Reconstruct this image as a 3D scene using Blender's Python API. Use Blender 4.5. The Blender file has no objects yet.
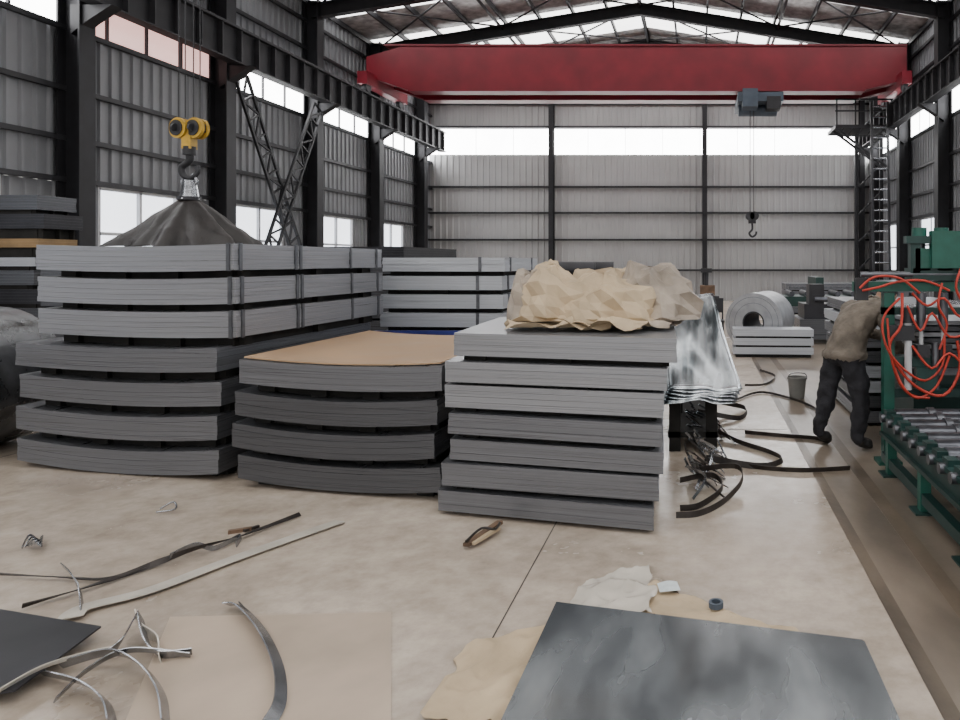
import bpy, math, random
from mathutils import Vector, Matrix, noise
random.seed(7)
H=1.65; FPX=700.0; VX=700.0; VY=262.0
scene=bpy.context.scene

# ------------------------------------------------------------ materials
def mat(name,col,rough=0.6,metal=0.0,var=0.12,scale=3.0,bump=0.0,bscale=40.0,stretch=(1,1,1),col2=None,detail=4.0,rvar=0.0,spec=0.5,pos=(.32,.68),coat=0.0):
    m=bpy.data.materials.new(name); m.use_nodes=True
    nt=m.node_tree; b=nt.nodes['Principled BSDF']
    tc=nt.nodes.new('ShaderNodeTexCoord'); mp=nt.nodes.new('ShaderNodeMapping')
    mp.inputs['Scale'].default_value=stretch
    nt.links.new(tc.outputs['Object'],mp.inputs['Vector'])
    nz=nt.nodes.new('ShaderNodeTexNoise'); nz.inputs['Scale'].default_value=scale; nz.inputs['Detail'].default_value=detail
    nt.links.new(mp.outputs['Vector'],nz.inputs['Vector'])
    cr=nt.nodes.new('ShaderNodeValToRGB')
    c=Vector(col)
    lo=c*(1-var); hi=c*(1+var) if col2 is None else Vector(col2)
    cr.color_ramp.elements[0].position=pos[0]; cr.color_ramp.elements[1].position=pos[1]
    cr.color_ramp.elements[0].color=(*lo,1); cr.color_ramp.elements[1].color=(*[min(1,x) for x in hi],1)
    nt.links.new(nz.outputs['Fac'],cr.inputs['Fac'])
    nt.links.new(cr.outputs['Color'],b.inputs['Base Color'])
    b.inputs['Roughness'].default_value=rough; b.inputs['Metallic'].default_value=metal
    b.inputs['Specular IOR Level'].default_value=spec
    b.inputs['Coat Weight'].default_value=coat; b.inputs['Coat Roughness'].default_value=.12
    if rvar>0:
        mr=nt.nodes.new('ShaderNodeMapRange'); mr.inputs['To Min'].default_value=max(0.05,rough-rvar); mr.inputs['To Max'].default_value=min(1,rough+rvar)
        mr.inputs['From Min'].default_value=0.3; mr.inputs['From Max'].default_value=0.7
        nt.links.new(nz.outputs['Fac'],mr.inputs['Value']); nt.links.new(mr.outputs['Result'],b.inputs['Roughness'])
    if bump>0:
        n2=nt.nodes.new('ShaderNodeTexNoise'); n2.inputs['Scale'].default_value=bscale; n2.inputs['Detail'].default_value=3
        nt.links.new(mp.outputs['Vector'],n2.inputs['Vector'])
        bp=nt.nodes.new('ShaderNodeBump'); bp.inputs['Strength'].default_value=bump; bp.inputs['Distance'].default_value=0.02
        nt.links.new(n2.outputs['Fac'],bp.inputs['Height']); nt.links.new(bp.outputs['Normal'],b.inputs['Normal'])
    return m
def emis(name,col,s):
    m=bpy.data.materials.new(name); m.use_nodes=True; nt=m.node_tree
    b=nt.nodes['Principled BSDF']; b.inputs['Base Color'].default_value=(.8,.8,.8,1)
    b.inputs['Emission Color'].default_value=(*col,1)
    tc=nt.nodes.new('ShaderNodeTexCoord'); nz=nt.nodes.new('ShaderNodeTexNoise'); nz.inputs['Scale'].default_value=1.2
    nt.links.new(tc.outputs['Object'],nz.inputs['Vector'])
    mr=nt.nodes.new('ShaderNodeMapRange'); mr.inputs['To Min'].default_value=s*0.85; mr.inputs['To Max'].default_value=s*1.15
    nt.links.new(nz.outputs['Fac'],mr.inputs['Value']); nt.links.new(mr.outputs['Result'],b.inputs['Emission Strength'])
    return m

M={}
def floor_material():
    m=bpy.data.materials.new('concrete_floor'); m.use_nodes=True; nt=m.node_tree; b=nt.nodes['Principled BSDF']
    tc=nt.nodes.new('ShaderNodeTexCoord')
    n1=nt.nodes.new('ShaderNodeTexNoise'); n1.inputs['Scale'].default_value=0.8; n1.inputs['Detail'].default_value=6; n1.inputs['Roughness'].default_value=0.62
    n2=nt.nodes.new('ShaderNodeTexNoise'); n2.inputs['Scale'].default_value=7; n2.inputs['Detail'].default_value=8; n2.inputs['Roughness'].default_value=0.7
    for n in (n1,n2): nt.links.new(tc.outputs['Object'],n.inputs['Vector'])
    r1=nt.nodes.new('ShaderNodeValToRGB'); e=r1.color_ramp.elements
    e[0].position=.32; e[0].color=(.31,.255,.205,1); e[1].position=.62; e[1].color=(.57,.49,.41,1)
    nt.links.new(n1.outputs['Fac'],r1.inputs['Fac'])
    r2=nt.nodes.new('ShaderNodeValToRGB'); e=r2.color_ramp.elements
    e[0].position=.3; e[0].color=(.68,.66,.64,1); e[1].position=.6; e[1].color=(1,1,1,1)
    nt.links.new(n2.outputs['Fac'],r2.inputs['Fac'])
    mx=nt.nodes.new('ShaderNodeMix'); mx.data_type='RGBA'; mx.blend_type='MULTIPLY'; mx.inputs['Factor'].default_value=.85
    nt.links.new(r1.outputs['Color'],mx.inputs[6]); nt.links.new(r2.outputs['Color'],mx.inputs[7])
    nt.links.new(mx.outputs[2],b.inputs['Base Color'])
    mr=nt.nodes.new('ShaderNodeMapRange'); mr.inputs['From Min'].default_value=.3; mr.inputs['From Max'].default_value=.7
    mr.inputs['To Min'].default_value=.32; mr.inputs['To Max'].default_value=.13
    nt.links.new(n1.outputs['Fac'],mr.inputs['Value']); nt.links.new(mr.outputs['Result'],b.inputs['Roughness'])
    bp=nt.nodes.new('ShaderNodeBump'); bp.inputs['Strength'].default_value=.08; bp.inputs['Distance'].default_value=.02
    nt.links.new(n2.outputs['Fac'],bp.inputs['Height']); nt.links.new(bp.outputs['Normal'],b.inputs['Normal'])
    return m
M['floor']=floor_material()
M['floordark']=mat('stained_concrete',(.11,.085,.062),.35,0,.45,3,.15,20,(1,.4,1))
M['floormid']=mat('worn_concrete',(.19,.155,.122),.28,0,.45,2,.1,20,(1,.4,1))
M['seam']=mat('floor_joint',(.05,.045,.04),.9,0,.3,20)
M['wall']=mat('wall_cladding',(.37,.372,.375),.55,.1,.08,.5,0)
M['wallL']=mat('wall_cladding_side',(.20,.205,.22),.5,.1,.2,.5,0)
M['black']=mat('dark_structural_steel',(.012,.012,.015),.6,.2,.3,3)
M['dark']=mat('dark_grey_steel',(.028,.028,.032),.55,.3,.3,3)
M['red']=mat('crane_red_paint',(.17,.005,.016),.45,0,.2,1.2)
M['crblue']=mat('trolley_blue_paint',(.06,.08,.11),.5,0,.2,4)
M['yellow']=mat('hook_yellow_paint',(.50,.30,.03),.45,0,.25,8)
M['win']=emis('window_daylight_glass',(1.0,1.0,1.0),13.0)
M['winlow']=emis('low_window_glass',(.87,.92,1.0),2.6)
M['winred']=emis('red_tinted_window_glass',(1.0,.55,.5),1.3)  # window pane with red-tinted emission
M['sky']=emis('skylight_panel',(1.0,.98,.94),5.2)
M['skyfar']=emis('dimmed_far_skylight_panel',(1.0,.99,.97),4.5)  # same panels as the near skylights, emission lowered to dim the far end
M['roof']=mat('roof_insulation_foil',(.44,.43,.43),.5,.2,.4,4,.5,6)
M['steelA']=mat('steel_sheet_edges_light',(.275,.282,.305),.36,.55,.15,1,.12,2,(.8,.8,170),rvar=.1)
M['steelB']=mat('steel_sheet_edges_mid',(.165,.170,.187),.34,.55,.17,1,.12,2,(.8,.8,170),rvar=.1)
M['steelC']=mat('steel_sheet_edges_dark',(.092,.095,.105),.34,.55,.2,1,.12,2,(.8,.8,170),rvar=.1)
M['steelW']=mat('steel_sheet_edges_pale',(.42,.44,.48),.4,.25,.12,1,.2,2,(1.0,1.0,120),rvar=.1)
M['coilface']=mat('coil_side_steel',(.36,.37,.39),.35,.5,.15,6)
M['skid']=mat('dark_skid_timber',(.012,.011,.010),.9,0,.4,6)
M['strap']=mat('steel_strapping',(.30,.31,.33),.25,.85,.4,8)
M['band']=mat('bundle_banding',(.12,.125,.14),.35,.7,.3,8)
M['strapdark']=mat('dark_strapping',(.04,.034,.032),.4,.5,.5,8)
M['board']=mat('brown_board',(.40,.265,.16),.5,0,.12,2,rvar=.1)
M['cardboard']=mat('cardboard_sheet',(.44,.355,.28),.45,0,.16,2)
M['kraft']=mat('kraft_paper',(.48,.375,.25),.6,0,.18,3,.35,14)
M['kraft2']=mat('kraft_paper_grey',(.32,.27,.22),.5,0,.35,4,.35,14)
M['galv']=mat('galvanised_sheet',(.20,.24,.27),.2,.8,.5,2.2,.12,5,(3,.4,1),col2=(.66,.70,.74),rvar=.1,pos=(.38,.62))
M['galvd']=mat('wrapped_coil_film',(.15,.155,.165),.3,.7,.5,4,.4,8,rvar=.1)
M['plate']=mat('oily_galvanised_plate',(.095,.108,.12),.24,.6,.15,1.8,.06,4,(2.2,.8,1),col2=(.30,.325,.345),detail=3,rvar=.1,pos=(.40,.74),coat=.5)
M['blackplate']=mat('black_plate',(.022,.022,.027),.45,.3,.3,3)
M['blue']=mat('blue_film',(.03,.04,.20),.4,0,.3,3)
M['green']=mat('machine_green_paint',(.010,.085,.062),.45,0,.3,4)
M['greend']=mat('machine_dark_green',(.010,.038,.034),.45,.1,.3,4)
M['hose']=mat('red_hose_rubber',(.42,.035,.02),.45,0,.2,8)
M['roller']=mat('roller_steel',(.09,.095,.11),.3,.75,.4,6)
M['white']=mat('white_paint',(.5,.51,.53),.5,0,.06,6)
M['label']=mat('label_paper',(.6,.66,.68),.5,0,.1,30)
M['jacket']=mat('work_jacket_cloth',(.16,.135,.11),.9,0,.3,8,.5,25)
M['pants']=mat('dark_trouser_cloth',(.020,.020,.025),.9,0,.25,12,.5,25)
M['skin']=mat('skin_tone',(.30,.17,.11),.55,0,.08,12)
M['hair']=mat('black_hair',(.010,.009,.009),.6,0,.3,60)
M['shoe']=mat('shoe_rubber',(.02,.02,.02),.6,0,.3,10)
M['tarp']=mat('black_tarpaulin',(.018,.015,.015),.5,0,.4,4,.4,10)
M['rust']=mat('rusty_steel',(.13,.08,.05),.8,0,.4,6)
M['brownp']=mat('golden_brown_wrapping',(.26,.165,.07),.5,0,.25,4)
M['bucket']=mat('grey_bucket_plastic',(.20,.20,.19),.5,0,.15,5)
M['film']=mat('clear_film_strip',(.54,.50,.44),.2,0,.15,5)

# ------------------------------------------------------------ mesh builder
class MB:
    def __init__(s): s.v=[]; s.f=[]; s.m=[]; s.sm=[]; s.mats=[]
    def mi(s,k):
        if k not in s.mats: s.mats.append(k)
        return s.mats.index(k)
    def add(s,vs,fs,k,smooth=False):
        o=len(s.v); s.v+= [Vector(a) for a in vs]; i=s.mi(k)
        for f in fs: s.f.append([o+j for j in f]); s.m.append(i); s.sm.append(smooth)
    def hexa(s,p,k):
        s.add(p,[(0,3,2,1),(4,5,6,7),(0,1,5,4),(1,2,6,5),(2,3,7,6),(3,0,4,7)],k)
    def box(s,c,sz,k,rz=0):
        c=Vector(c); R=Matrix.Rotation(rz,3,'Z'); hx,hy,hz=sz[0]/2,sz[1]/2,sz[2]/2
        s.hexa([c+R@Vector(q) for q in [(-hx,-hy,-hz),(hx,-hy,-hz),(hx,hy,-hz),(-hx,hy,-hz),(-hx,-hy,hz),(hx,-hy,hz),(hx,hy,hz),(-hx,hy,hz)]],k)
    def bb(s,x0,x1,y0,y1,z0,z1,k): s.box(((x0+x1)/2,(y0+y1)/2,(z0+z1)/2),(abs(x1-x0),abs(y1-y0),abs(z1-z0)),k)
    def frame(s,p0,p1,up=(0,0,1)):
        p0=Vector(p0);p1=Vector(p1);d=(p1-p0).normalized();u=Vector(up)
        if abs(d.dot(u))>.98: u=Vector((0,1,0))
        a=d.cross(u).normalized(); b=a.cross(d).normalized(); return p0,p1,a,b
    def beam(s,p0,p1,w,h,k,up=(0,0,1)):
        p0,p1,a,b=s.frame(p0,p1,up); q=[]
        for p in (p0,p1):
            q+=[p-a*w/2-b*h/2,p+a*w/2-b*h/2,p+a*w/2+b*h/2,p-a*w/2+b*h/2]
        s.hexa(q,k)
    def ibeam(s,p0,p1,w,h,k,up=(0,0,1),t=.03):
        p0,p1,a,b=s.frame(p0,p1,up)
        s.beam(p0+b*(h/2-t/2),p1+b*(h/2-t/2),w,t,k,b); s.beam(p0-b*(h/2-t/2),p1-b*(h/2-t/2),w,t,k,b)
        s.beam(p0,p1,t,h-2*t,k,b)
    def cyl(s,p0,p1,r,k,n=16,r2=None,cap=True):
        p0,p1,a,b=s.frame(p0,p1); r2=r if r2 is None else r2
        vs=[];
        for p,rr in ((p0,r),(p1,r2)):
            for i in range(n):
                t=2*math.pi*i/n; vs.append(p+a*math.cos(t)*rr+b*math.sin(t)*rr)
        s.add(vs,[(i,(i+1)%n,n+(i+1)%n,n+i) for i in range(n)],k,True)
        if cap: s.add(vs,[tuple(range(n))[::-1],tuple(range(n,2*n))],k)
    def tube(s,pts,r,k,n=8,closed=False,sub=4):
        P=smooth_path(pts,sub,closed); rr=r if isinstance(r,(list,tuple)) else None
        N=len(P); vs=[]; a=None
        for i,p in enumerate(P):
            d=(P[(i+1)%N]-P[i-1]) if closed else (P[min(i+1,N-1)]-P[max(i-1,0)])
            d=d.normalized()
            if a is None:
                u=Vector((0,0,1)) if abs(d.z)<.9 else Vector((0,1,0)); a=d.cross(u).normalized()
            a=(a-d*a.dot(d)).normalized(); b=d.cross(a)
            R=r if rr is None else rr[0]+(rr[1]-rr[0])*i/(N-1)
            for j in range(n):
                t=2*math.pi*j/n; vs.append(p+a*math.cos(t)*R+b*math.sin(t)*R)
        fs=[]
        for i in range(N if closed else N-1):
            i2=(i+1)%N
            for j in range(n): fs.append((i*n+j,i*n+(j+1)%n,i2*n+(j+1)%n,i2*n+j))
        s.add(vs,fs,k,True)
        if not closed: s.add(vs,[tuple(range(n))[::-1],tuple(range((N-1)*n,N*n))],k)
    def ribbon(s,pts,w,k,tilt=0.0,t=.0025,sub=8,twist=0.0):
        P=smooth_path(pts,sub,False); N=len(P); vs=[]
        for i,p in enumerate(P):
            d=(P[min(i+1,N-1)]-P[max(i-1,0)]).normalized()
            side=d.cross(Vector((0,0,1)))
            side=side.normalized() if side.length>1e-4 else Vector((1,0,0))
            up=side.cross(d).normalized(); an=tilt+twist*i/(N-1)
            wv=up*math.cos(an)+side*math.sin(an); nv=wv.cross(d).normalized()
            vs+=[p-wv*w/2-nv*t,p+wv*w/2-nv*t,p+wv*w/2+nv*t,p-wv*w/2+nv*t]
        fs=[]
        for i in range(N-1):
            for j in range(4): fs.append((i*4+j,i*4+(j+1)%4,i*4+4+(j+1)%4,i*4+4+j))
        fs+=[(3,2,1,0),tuple((N-1)*4+j for j in range(4))]
        s.add(vs,fs,k)
    def disc_ring(s,c,ax,ro,ri,w,k,n=40,kface=None):
        c=Vector(c); ax=Vector(ax).normalized(); p0,p1,a,b=s.frame(c-ax*w/2,c+ax*w/2); vs=[]
        for p in (p0,p1):
            for r in (ro,ri):
                for i in range(n):
                    t=2*math.pi*i/n; vs.append(p+a*math.cos(t)*r+b*math.sin(t)*r)
        def q(o1,o2,rev=False):
            fs=[(o1+i,o1+(i+1)%n,o2+(i+1)%n,o2+i) for i in range(n)]
            return [f[::-1] for f in fs] if rev else fs
        s.add(vs,q(0,2*n),k,True); s.add(vs,q(n,3*n,True),k,True)
        s.add(vs,q(0,n,True)+q(2*n,3*n),kface or k)
    def grid(s,fn,nu,nv,k,smooth=False,kf=None):
        vs=[fn(i/nu,j/nv) for i in range(nu+1) for j in range(nv+1)]
        fs=[(i*(nv+1)+j,(i+1)*(nv+1)+j,(i+1)*(nv+1)+j+1,i*(nv+1)+j+1) for i in range(nu) for j in range(nv)]
        s.add(vs,fs,k,smooth)
    def ellip(s,c,r,k,nu=16,nv=12,R=None,fn=None):
        c=Vector(c); R=R or Matrix.Identity(3); vs=[];fs=[]
        for j in range(nv+1):
            ph=math.pi*j/nv
            for i in range(nu):
                t=2*math.pi*i/nu; q=Vector((math.sin(ph)*math.cos(t),math.sin(ph)*math.sin(t),math.cos(ph)))
                w=Vector((q.x*r[0],q.y*r[1],q.z*r[2]))
                if fn: w=fn(q,w)
                vs.append(c+R@w)
        for j in range(nv):
            for i in range(nu): fs.append((j*nu+i,(j+1)*nu+i,(j+1)*nu+(i+1)%nu,j*nu+(i+1)%nu))
        s.add(vs,fs,k,True)
    def slab(s,FL,FR,dv,z0,z1,sag,k,n=10,sagb=None):
        FL=Vector((FL[0],FL[1],0));FR=Vector((FR[0],FR[1],0));D=Vector((dv[0],dv[1],0)); vs=[]
        sagb=sag if sagb is None else sagb
        for i in range(n+1):
            u=i/n; P=FL.lerp(FR,u); w=4*u*(1-u); zo=-sag*w; zb=-sagb*w
            Z=Vector((0,0,1))
            vs+=[P+Z*(z0+zo),P+Z*(z1+zo),P+D+Z*(z1+zb),P+D+Z*(z0+zb)]
        fs=[]
        for i in range(n):
            o=4*i
            for j in range(4): fs.append((o+j,o+4+j,o+4+(j+1)%4,o+(j+1)%4))
        fs+=[(0,1,2,3),(4*n+3,4*n+2,4*n+1,4*n)]
        s.add(vs,fs,k)
    def finish(s,name,parent=None,bevel=0,solid=0,origin=True):
        me=bpy.data.meshes.new(name)
        if origin and parent is None:
            xs=[v.x for v in s.v];ys=[v.y for v in s.v];zs=[v.z for v in s.v]
            O=Vector(((min(xs)+max(xs))/2,(min(ys)+max(ys))/2,min(zs)))
        else: O=Vector((0,0,0)) if parent is None else parent.location.copy()
        me.from_pydata([v-O for v in s.v],[],s.f)
        for k in s.mats: me.materials.append(M[k])
        for p,i,sm in zip(me.polygons,s.m,s.sm): p.material_index=i; p.use_smooth=sm
        me.update()
        ob=bpy.data.objects.new(name,me); scene.collection.objects.link(ob)
        if parent is None: ob.location=O
        else: ob.parent=parent
        if solid:
            md=ob.modifiers.new('solid','SOLIDIFY'); md.thickness=solid
        if bevel:
            md=ob.modifiers.new('bev','BEVEL'); md.width=bevel; md.segments=2; md.limit_method='ANGLE'
        return ob

def smooth_path(pts,sub=4,closed=False):
    P=[Vector(p) for p in pts]; n=len(P); out=[]
    if n<3 or sub<=1: return P
    for i in range(n if closed else n-1):
        if closed: a,b,c,d=P[i-1],P[i],P[(i+1)%n],P[(i+2)%n]
        else: a,b,c,d=P[max(i-1,0)],P[i],P[i+1],P[min(i+2,n-1)]
        for k in range(sub):
            t=k/sub
            out.append(.5*((2*b)+(c-a)*t+(2*a-5*b+4*c-d)*t*t+(3*b-a-3*c+d)*t**3))
    if not closed: out.append(P[-1])
    return out
def fl(x,y,z=0.0):
    Y=(H-z)*FPX/(y-VY); return Vector(((x-VX)*Y/FPX,Y,z))

# ------------------------------------------------------------ room shell
XL,XR,YF,YB=-11.6,7.4,-6.0,30.0
EZ,RZ,RX=9.4,10.9,-2.1
COLY=[c-.2 for c in (1.1,5.03,8.97,12.9,16.8,20.7,24.65,28.6)]
b=MB()
b.bb(XL-.3,XR+.3,YF,YB+.3,-.2,0,'floor')
floor=b.finish('floor',origin=False)
b=MB()
for x in (-.91,-5.9,4.1,-10.9): b.bb(x-.003,x+.003,YF,YB,.0005,.002,'seam')
for y in (1.9,6.9,11.9,16.9,21.9): b.bb(XL,.86,y-.004,y+.004,.0005,.002,'seam')
b.bb(.88,.95,YF,14,.0005,.003,'floordark'); b.bb(.95,1.2,YF,14,.0005,.002,'floormid')
b.bb(1.2,1.30,YF,14,.0005,.003,'floordark'); b.bb(1.30,3.4,YF,14,.0005,.002,'floormid')
b.finish('floor_joints',parent=floor)

def corr(b,axis,a0,a1,z0,z1,plane,inw,k,pitch=.26,dep=.045):
    n=max(1,round((a1-a0)/pitch)); p=(a1-a0)/n; prof=[]
    for i in range(n):
        s0=a0+i*p; prof+=[(s0,0),(s0+p*.62,0),(s0+p*.70,dep),(s0+p*.90,dep)]
    prof.append((a1,0)); vs=[]
    for s_,d in prof:
        for z in (z0,z1):
            vs.append((s_,plane+inw*d,z) if axis=='x' else (plane+inw*d,s_,z))
    fs=[(2*i,2*i+2,2*i+3,2*i+1) for i in range(len(prof)-1)]
    b.add(vs,fs,k)
# back wall
b=MB()
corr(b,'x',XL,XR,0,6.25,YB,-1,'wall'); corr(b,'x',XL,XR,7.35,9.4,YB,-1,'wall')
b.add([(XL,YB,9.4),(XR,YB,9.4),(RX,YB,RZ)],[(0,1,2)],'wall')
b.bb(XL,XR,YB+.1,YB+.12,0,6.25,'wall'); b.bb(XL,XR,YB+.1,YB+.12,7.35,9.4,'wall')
for z in (1.3,2.6,3.75,4.86,7.42,8.4): b.bb(XL,XR,YB-.14,YB-.05,z-.04,z+.04,'dark')
for x in (-6.3,.2,6.86): b.ibeam((x,YB-.3,0),(x,YB-.3,9.6),.20,.3,'black',(0,1,0))
b.finish('wall_back',origin=False)
b=MB(); b.bb(XL,XR,YB+.02,YB+.05,6.25,7.35,'win')
for i in range(12):
    x=XL+.4+i*1.6
    b.bb(x-.008,x+.008,YB+.0,YB+.02,6.25,7.35,'white')
b.finish('window_1',origin=False)
# left / right walls
def side_wall(X,inw,name,widx):
    b=MB(); w=MB()
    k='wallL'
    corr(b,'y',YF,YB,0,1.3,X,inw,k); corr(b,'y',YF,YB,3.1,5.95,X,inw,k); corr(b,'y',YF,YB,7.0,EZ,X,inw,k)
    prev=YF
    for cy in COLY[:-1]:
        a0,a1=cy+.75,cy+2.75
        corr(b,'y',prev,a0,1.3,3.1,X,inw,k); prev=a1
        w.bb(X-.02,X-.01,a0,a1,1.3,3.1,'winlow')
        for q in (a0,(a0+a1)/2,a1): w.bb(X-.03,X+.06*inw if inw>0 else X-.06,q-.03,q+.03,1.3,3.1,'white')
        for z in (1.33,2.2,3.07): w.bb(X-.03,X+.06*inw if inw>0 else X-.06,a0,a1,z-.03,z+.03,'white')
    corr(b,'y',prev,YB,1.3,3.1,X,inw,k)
    for z in (1.28,3.15,3.9,4.8,5.9,7.05,7.9,8.7): b.bb(X+.05*inw,X+.13*inw,YF,YB,z-.045,z+.045,'dark')
    for i,cy in enumerate(COLY[:-1]):
        kk='winred' if (inw>0 and i==3) else 'win'
        w.bb(X-.02,X-.01,cy,COLY[i+1],5.95,7.0,kk)
        for j in range(4):
            q=cy+j*(COLY[i+1]-cy)/4; w.bb(X-.03,X+.04*inw,q-.02,q+.02,5.95,7,'dark')
    w.bb(X-.02,X-.01,COLY[-1],YB,5.95,7.0,'win'); w.bb(X-.02,X-.01,YF,COLY[0],5.95,7.0,'win')
    b.finish(name,origin=False); w.finish('window_%d'%widx,origin=False)
side_wall(XL,1,'wall_left',2); side_wall(XR,-1,'wall_right',3)
# columns
for i,cy in enumerate(COLY):
    for X,inw in ((XL,1),(XR,-1)):
        b=MB(); cx=X+inw*.28
        b.ibeam((cx,cy,0),(cx,cy,EZ-.1),.34,.42,'black',(1,0,0),.035)
        b.bb(cx-.26,cx+.26,cy-.25,cy+.25,0,.03,'black')
        b.hexa([(cx,cy-.12,5.75),(cx+inw*.32,cy-.12,6.0),(cx+inw*.32,cy+.12,6.0),(cx,cy+.12,5.75),(cx,cy-.12,6.28),(cx+inw*.75,cy-.12,6.28),(cx+inw*.75,cy+.12,6.28),(cx,cy+.12,6.28)],'black')
        b.finish('steel_column')
# runway beams
for X,inw in ((XL,1),(XR,-1)):
    b=MB(); rx=X+inw*.74
    b.ibeam((rx,YF,6.7),(rx,YB-.4,6.7),.28,.82,'black')
    b.beam((rx,YF,7.15),(rx,YB-.4,7.15),.07,.08,'dark')
    y=YF+.3
    while y<YB-.5:
        b.bb(rx-.13,rx+.13,y-.012,y+.012,6.33,7.07,'dark'); y+=.65
    b.beam((rx+inw*-.5,YF,7.05),(rx-inw*.5,YB-.4,7.05),.06,.08,'black')
    y=YF+.3; f=0
    while y<YB-1.5:
        b.beam((rx,y,7.05),(rx-inw*.5,y+.65,7.05),.04,.04,'black'); b.beam((rx-inw*.5,y+.65,7.05),(rx,y+1.3,7.05),.04,.04,'black'); y+=1.3
    b.finish('crane_runway_beam')
def lattice(b,p0,p1,sep,n,k='black',t=.06):
    p0=Vector(p0);p1=Vector(p1); d=(p1-p0).normalized(); s_=d.cross(Vector((1,0,0))).normalized()*sep/2
    b.beam(p0+s_,p1+s_,t,t,k); b.beam(p0-s_,p1-s_,t,t,k)
    for i in range(n):
        a=p0.lerp(p1,i/n); c=p0.lerp(p1,(i+1)/n)
        b.beam(a+s_,c-s_,t*.7,t*.7,k) if i%2 else b.beam(a-s_,c+s_,t*.7,t*.7,k)
        b.beam(a+s_,a-s_,t*.7,t*.7,k)
b=MB(); x=XL+.5
lattice(b,(x,16.95,6.1),(x,20.3,.1),.46,14); lattice(b,(x+.08,20.2,6.1),(x+.08,16.95,.1),.46,14)
b.finish('cross_brace')
# roof
b=MB()
SK=[(-4,-1.5),(2.5,5),(9,11.5),(15.5,18),(20.7,22.3),(24.5,27.6)]
cuts=[YF]; 
for a,c in SK: cuts+=[a,c]
cuts.append(YB+.1)
def roof_quad(bb,y0,y1,k,dz=0):
    for xa,za,xb,zb in ((XL,EZ,RX,RZ),(RX,RZ,XR,EZ)):
        bb.hexa([(xa,y0,za+dz),(xb,y0,zb+dz),(xb,y1,zb+dz),(xa,y1,za+dz),(xa,y0,za+.05+dz),(xb,y0,zb+.05+dz),(xb,y1,zb+.05+dz),(xa,y1,za+.05+dz)],k)
for i in range(0,len(cuts),2): roof_quad(b,cuts[i],cuts[i+1],'roof')
ceil=b.finish('ceiling',origin=False)
b=MB()
for a,c in SK: roof_quad(b,a,c,'sky' if a<15 else 'skyfar',.02)
b.finish('skylight_panels',parent=ceil)
b=MB()
n=8
for side in (0,1):
    for i in range(n+1):
        t=i/n; xx=(XL+.1)+(RX-XL-.1)*t if side==0 else (XR-.1)+(RX-XR+.1)*t
        zz=EZ+(RZ-EZ)*t-.12
        b.beam((xx,YF,zz),(xx,YB,zz),.07,.16,'dark')
b.finish('roof_purlins',parent=ceil)
for cy in COLY:
    b=MB()
    b.ibeam((XL+.25,cy,EZ-.42),(RX,cy,RZ-.42),.22,.42,'black'); b.ibeam((RX,cy,RZ-.42),(XR-.25,cy,EZ-.42),.22,.42,'black')
    b.finish('roof_rafter')
b=MB()
for i in range(len(COLY)-1):
    y0,y1=COLY[i],COLY[i+1]
    for xa,xb in ((XL+.5,-6.9),(-6.9,RX),(RX,2.7),(2.7,XR-.5)):
        za=RZ-abs(xa-RX)/9.5*1.5-.28; zb=RZ-abs(xb-RX)/9.5*1.5-.28
        b.cyl((xa,y0,za),(xb,y1,zb),.03,'dark',6); b.cyl((xb,y0,zb),(xa,y1,za),.03,'dark',6)
for xx in (-6.9,RX,2.7):
    zz=RZ-abs(xx-RX)/9.5*1.5-.35; b.cyl((xx,YF,zz),(xx,YB,zz),.05,'dark',8)
b.finish('roof_bracing')

# ------------------------------------------------------------ bridge cranes
def crane(y,name,trx,tz=None):
    b=MB(); x0,x1=XL+.55,XR-.55; zt,zb=8.80,7.35
    for yy in (y,y+1.3):
        pts=[(x0,zt-.35),(x0,zb+.45),(x0+1.4,zb),(x1-1.4,zb),(x1,zb+.35),(x1,zt),(x0+1.2,zt)]
        vs=[(p[0],yy-.22,p[1]) for p in pts]+[(p[0],yy+.22,p[1]) for p in pts]; n=len(pts)
        b.add(vs,[tuple(range(n)),tuple(range(2*n-1,n-1,-1))]+[(i,n+i,n+(i+1)%n,(i+1)%n) for i in range(n)],'red')
        b.bb(x0+.6,x1,yy-.27,yy+.27,zt,zt+.05,'red'); b.bb(x0+1.4,x1-1.4,yy-.27,yy+.27,zb-.05,zb,'red')
        b.bb(x0+.6,x1,yy-.03,yy+.03,zt+.05,zt+.13,'dark')
    for xx in (XL+.74,XR-.74):
        b.bb(xx-.16,xx+.16,y-.9,y+2.2,7.4,7.8,'red')
        for yy in (y-.6,y+1.9): b.cyl((xx-.07,yy,7.37),(xx+.07,yy,7.37),.18,'dark',20)
    for xx in [x0+1+i*1.5 for i in range(11)]: b.beam((xx,y+1.6,zt),(xx,y+1.6,zt+.5),.04,.04,'red')
    b.beam((x0+1,y+1.6,zt+.5),(x0+16,y+1.6,zt+.5),.04,.04,'red')
    b.bb(trx-.75,trx+.75,y-.35,y+1.7,6.95,7.25,'crblue'); b.bb(trx-.6,trx-.1,y-.45,y+.3,6.75,7.35,'crblue')
    b.cyl((trx-.7,y+.4,6.8),(trx+.6,y+.4,6.8),.2,'crblue',18); b.bb(trx+.2,trx+.65,y-.42,y+.1,6.7,7.1,'dark')
    return b
b=crane(23.4,'',2.0)
for dx in (-.06,.06): b.cyl((1.75+dx,23.6,6.8),(1.75+dx,23.6,3.3),.012,'dark',6)
b.cyl((1.69,23.5,3.2),(1.69,23.7,3.2),.15,'dark',20); b.cyl((1.83,23.5,3.2),(1.83,23.7,3.2),.15,'dark',20); b.bb(1.63,1.88,23.52,23.68,2.95,3.3,'dark')
b.tube([(1.76,23.6,2.95),(1.76,23.6,2.75),(1.66,23.6,2.62),(1.76,23.6,2.5),(1.88,23.6,2.58),(1.9,23.6,2.68)],.035,'dark')
b.finish('overhead_bridge_crane')
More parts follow.
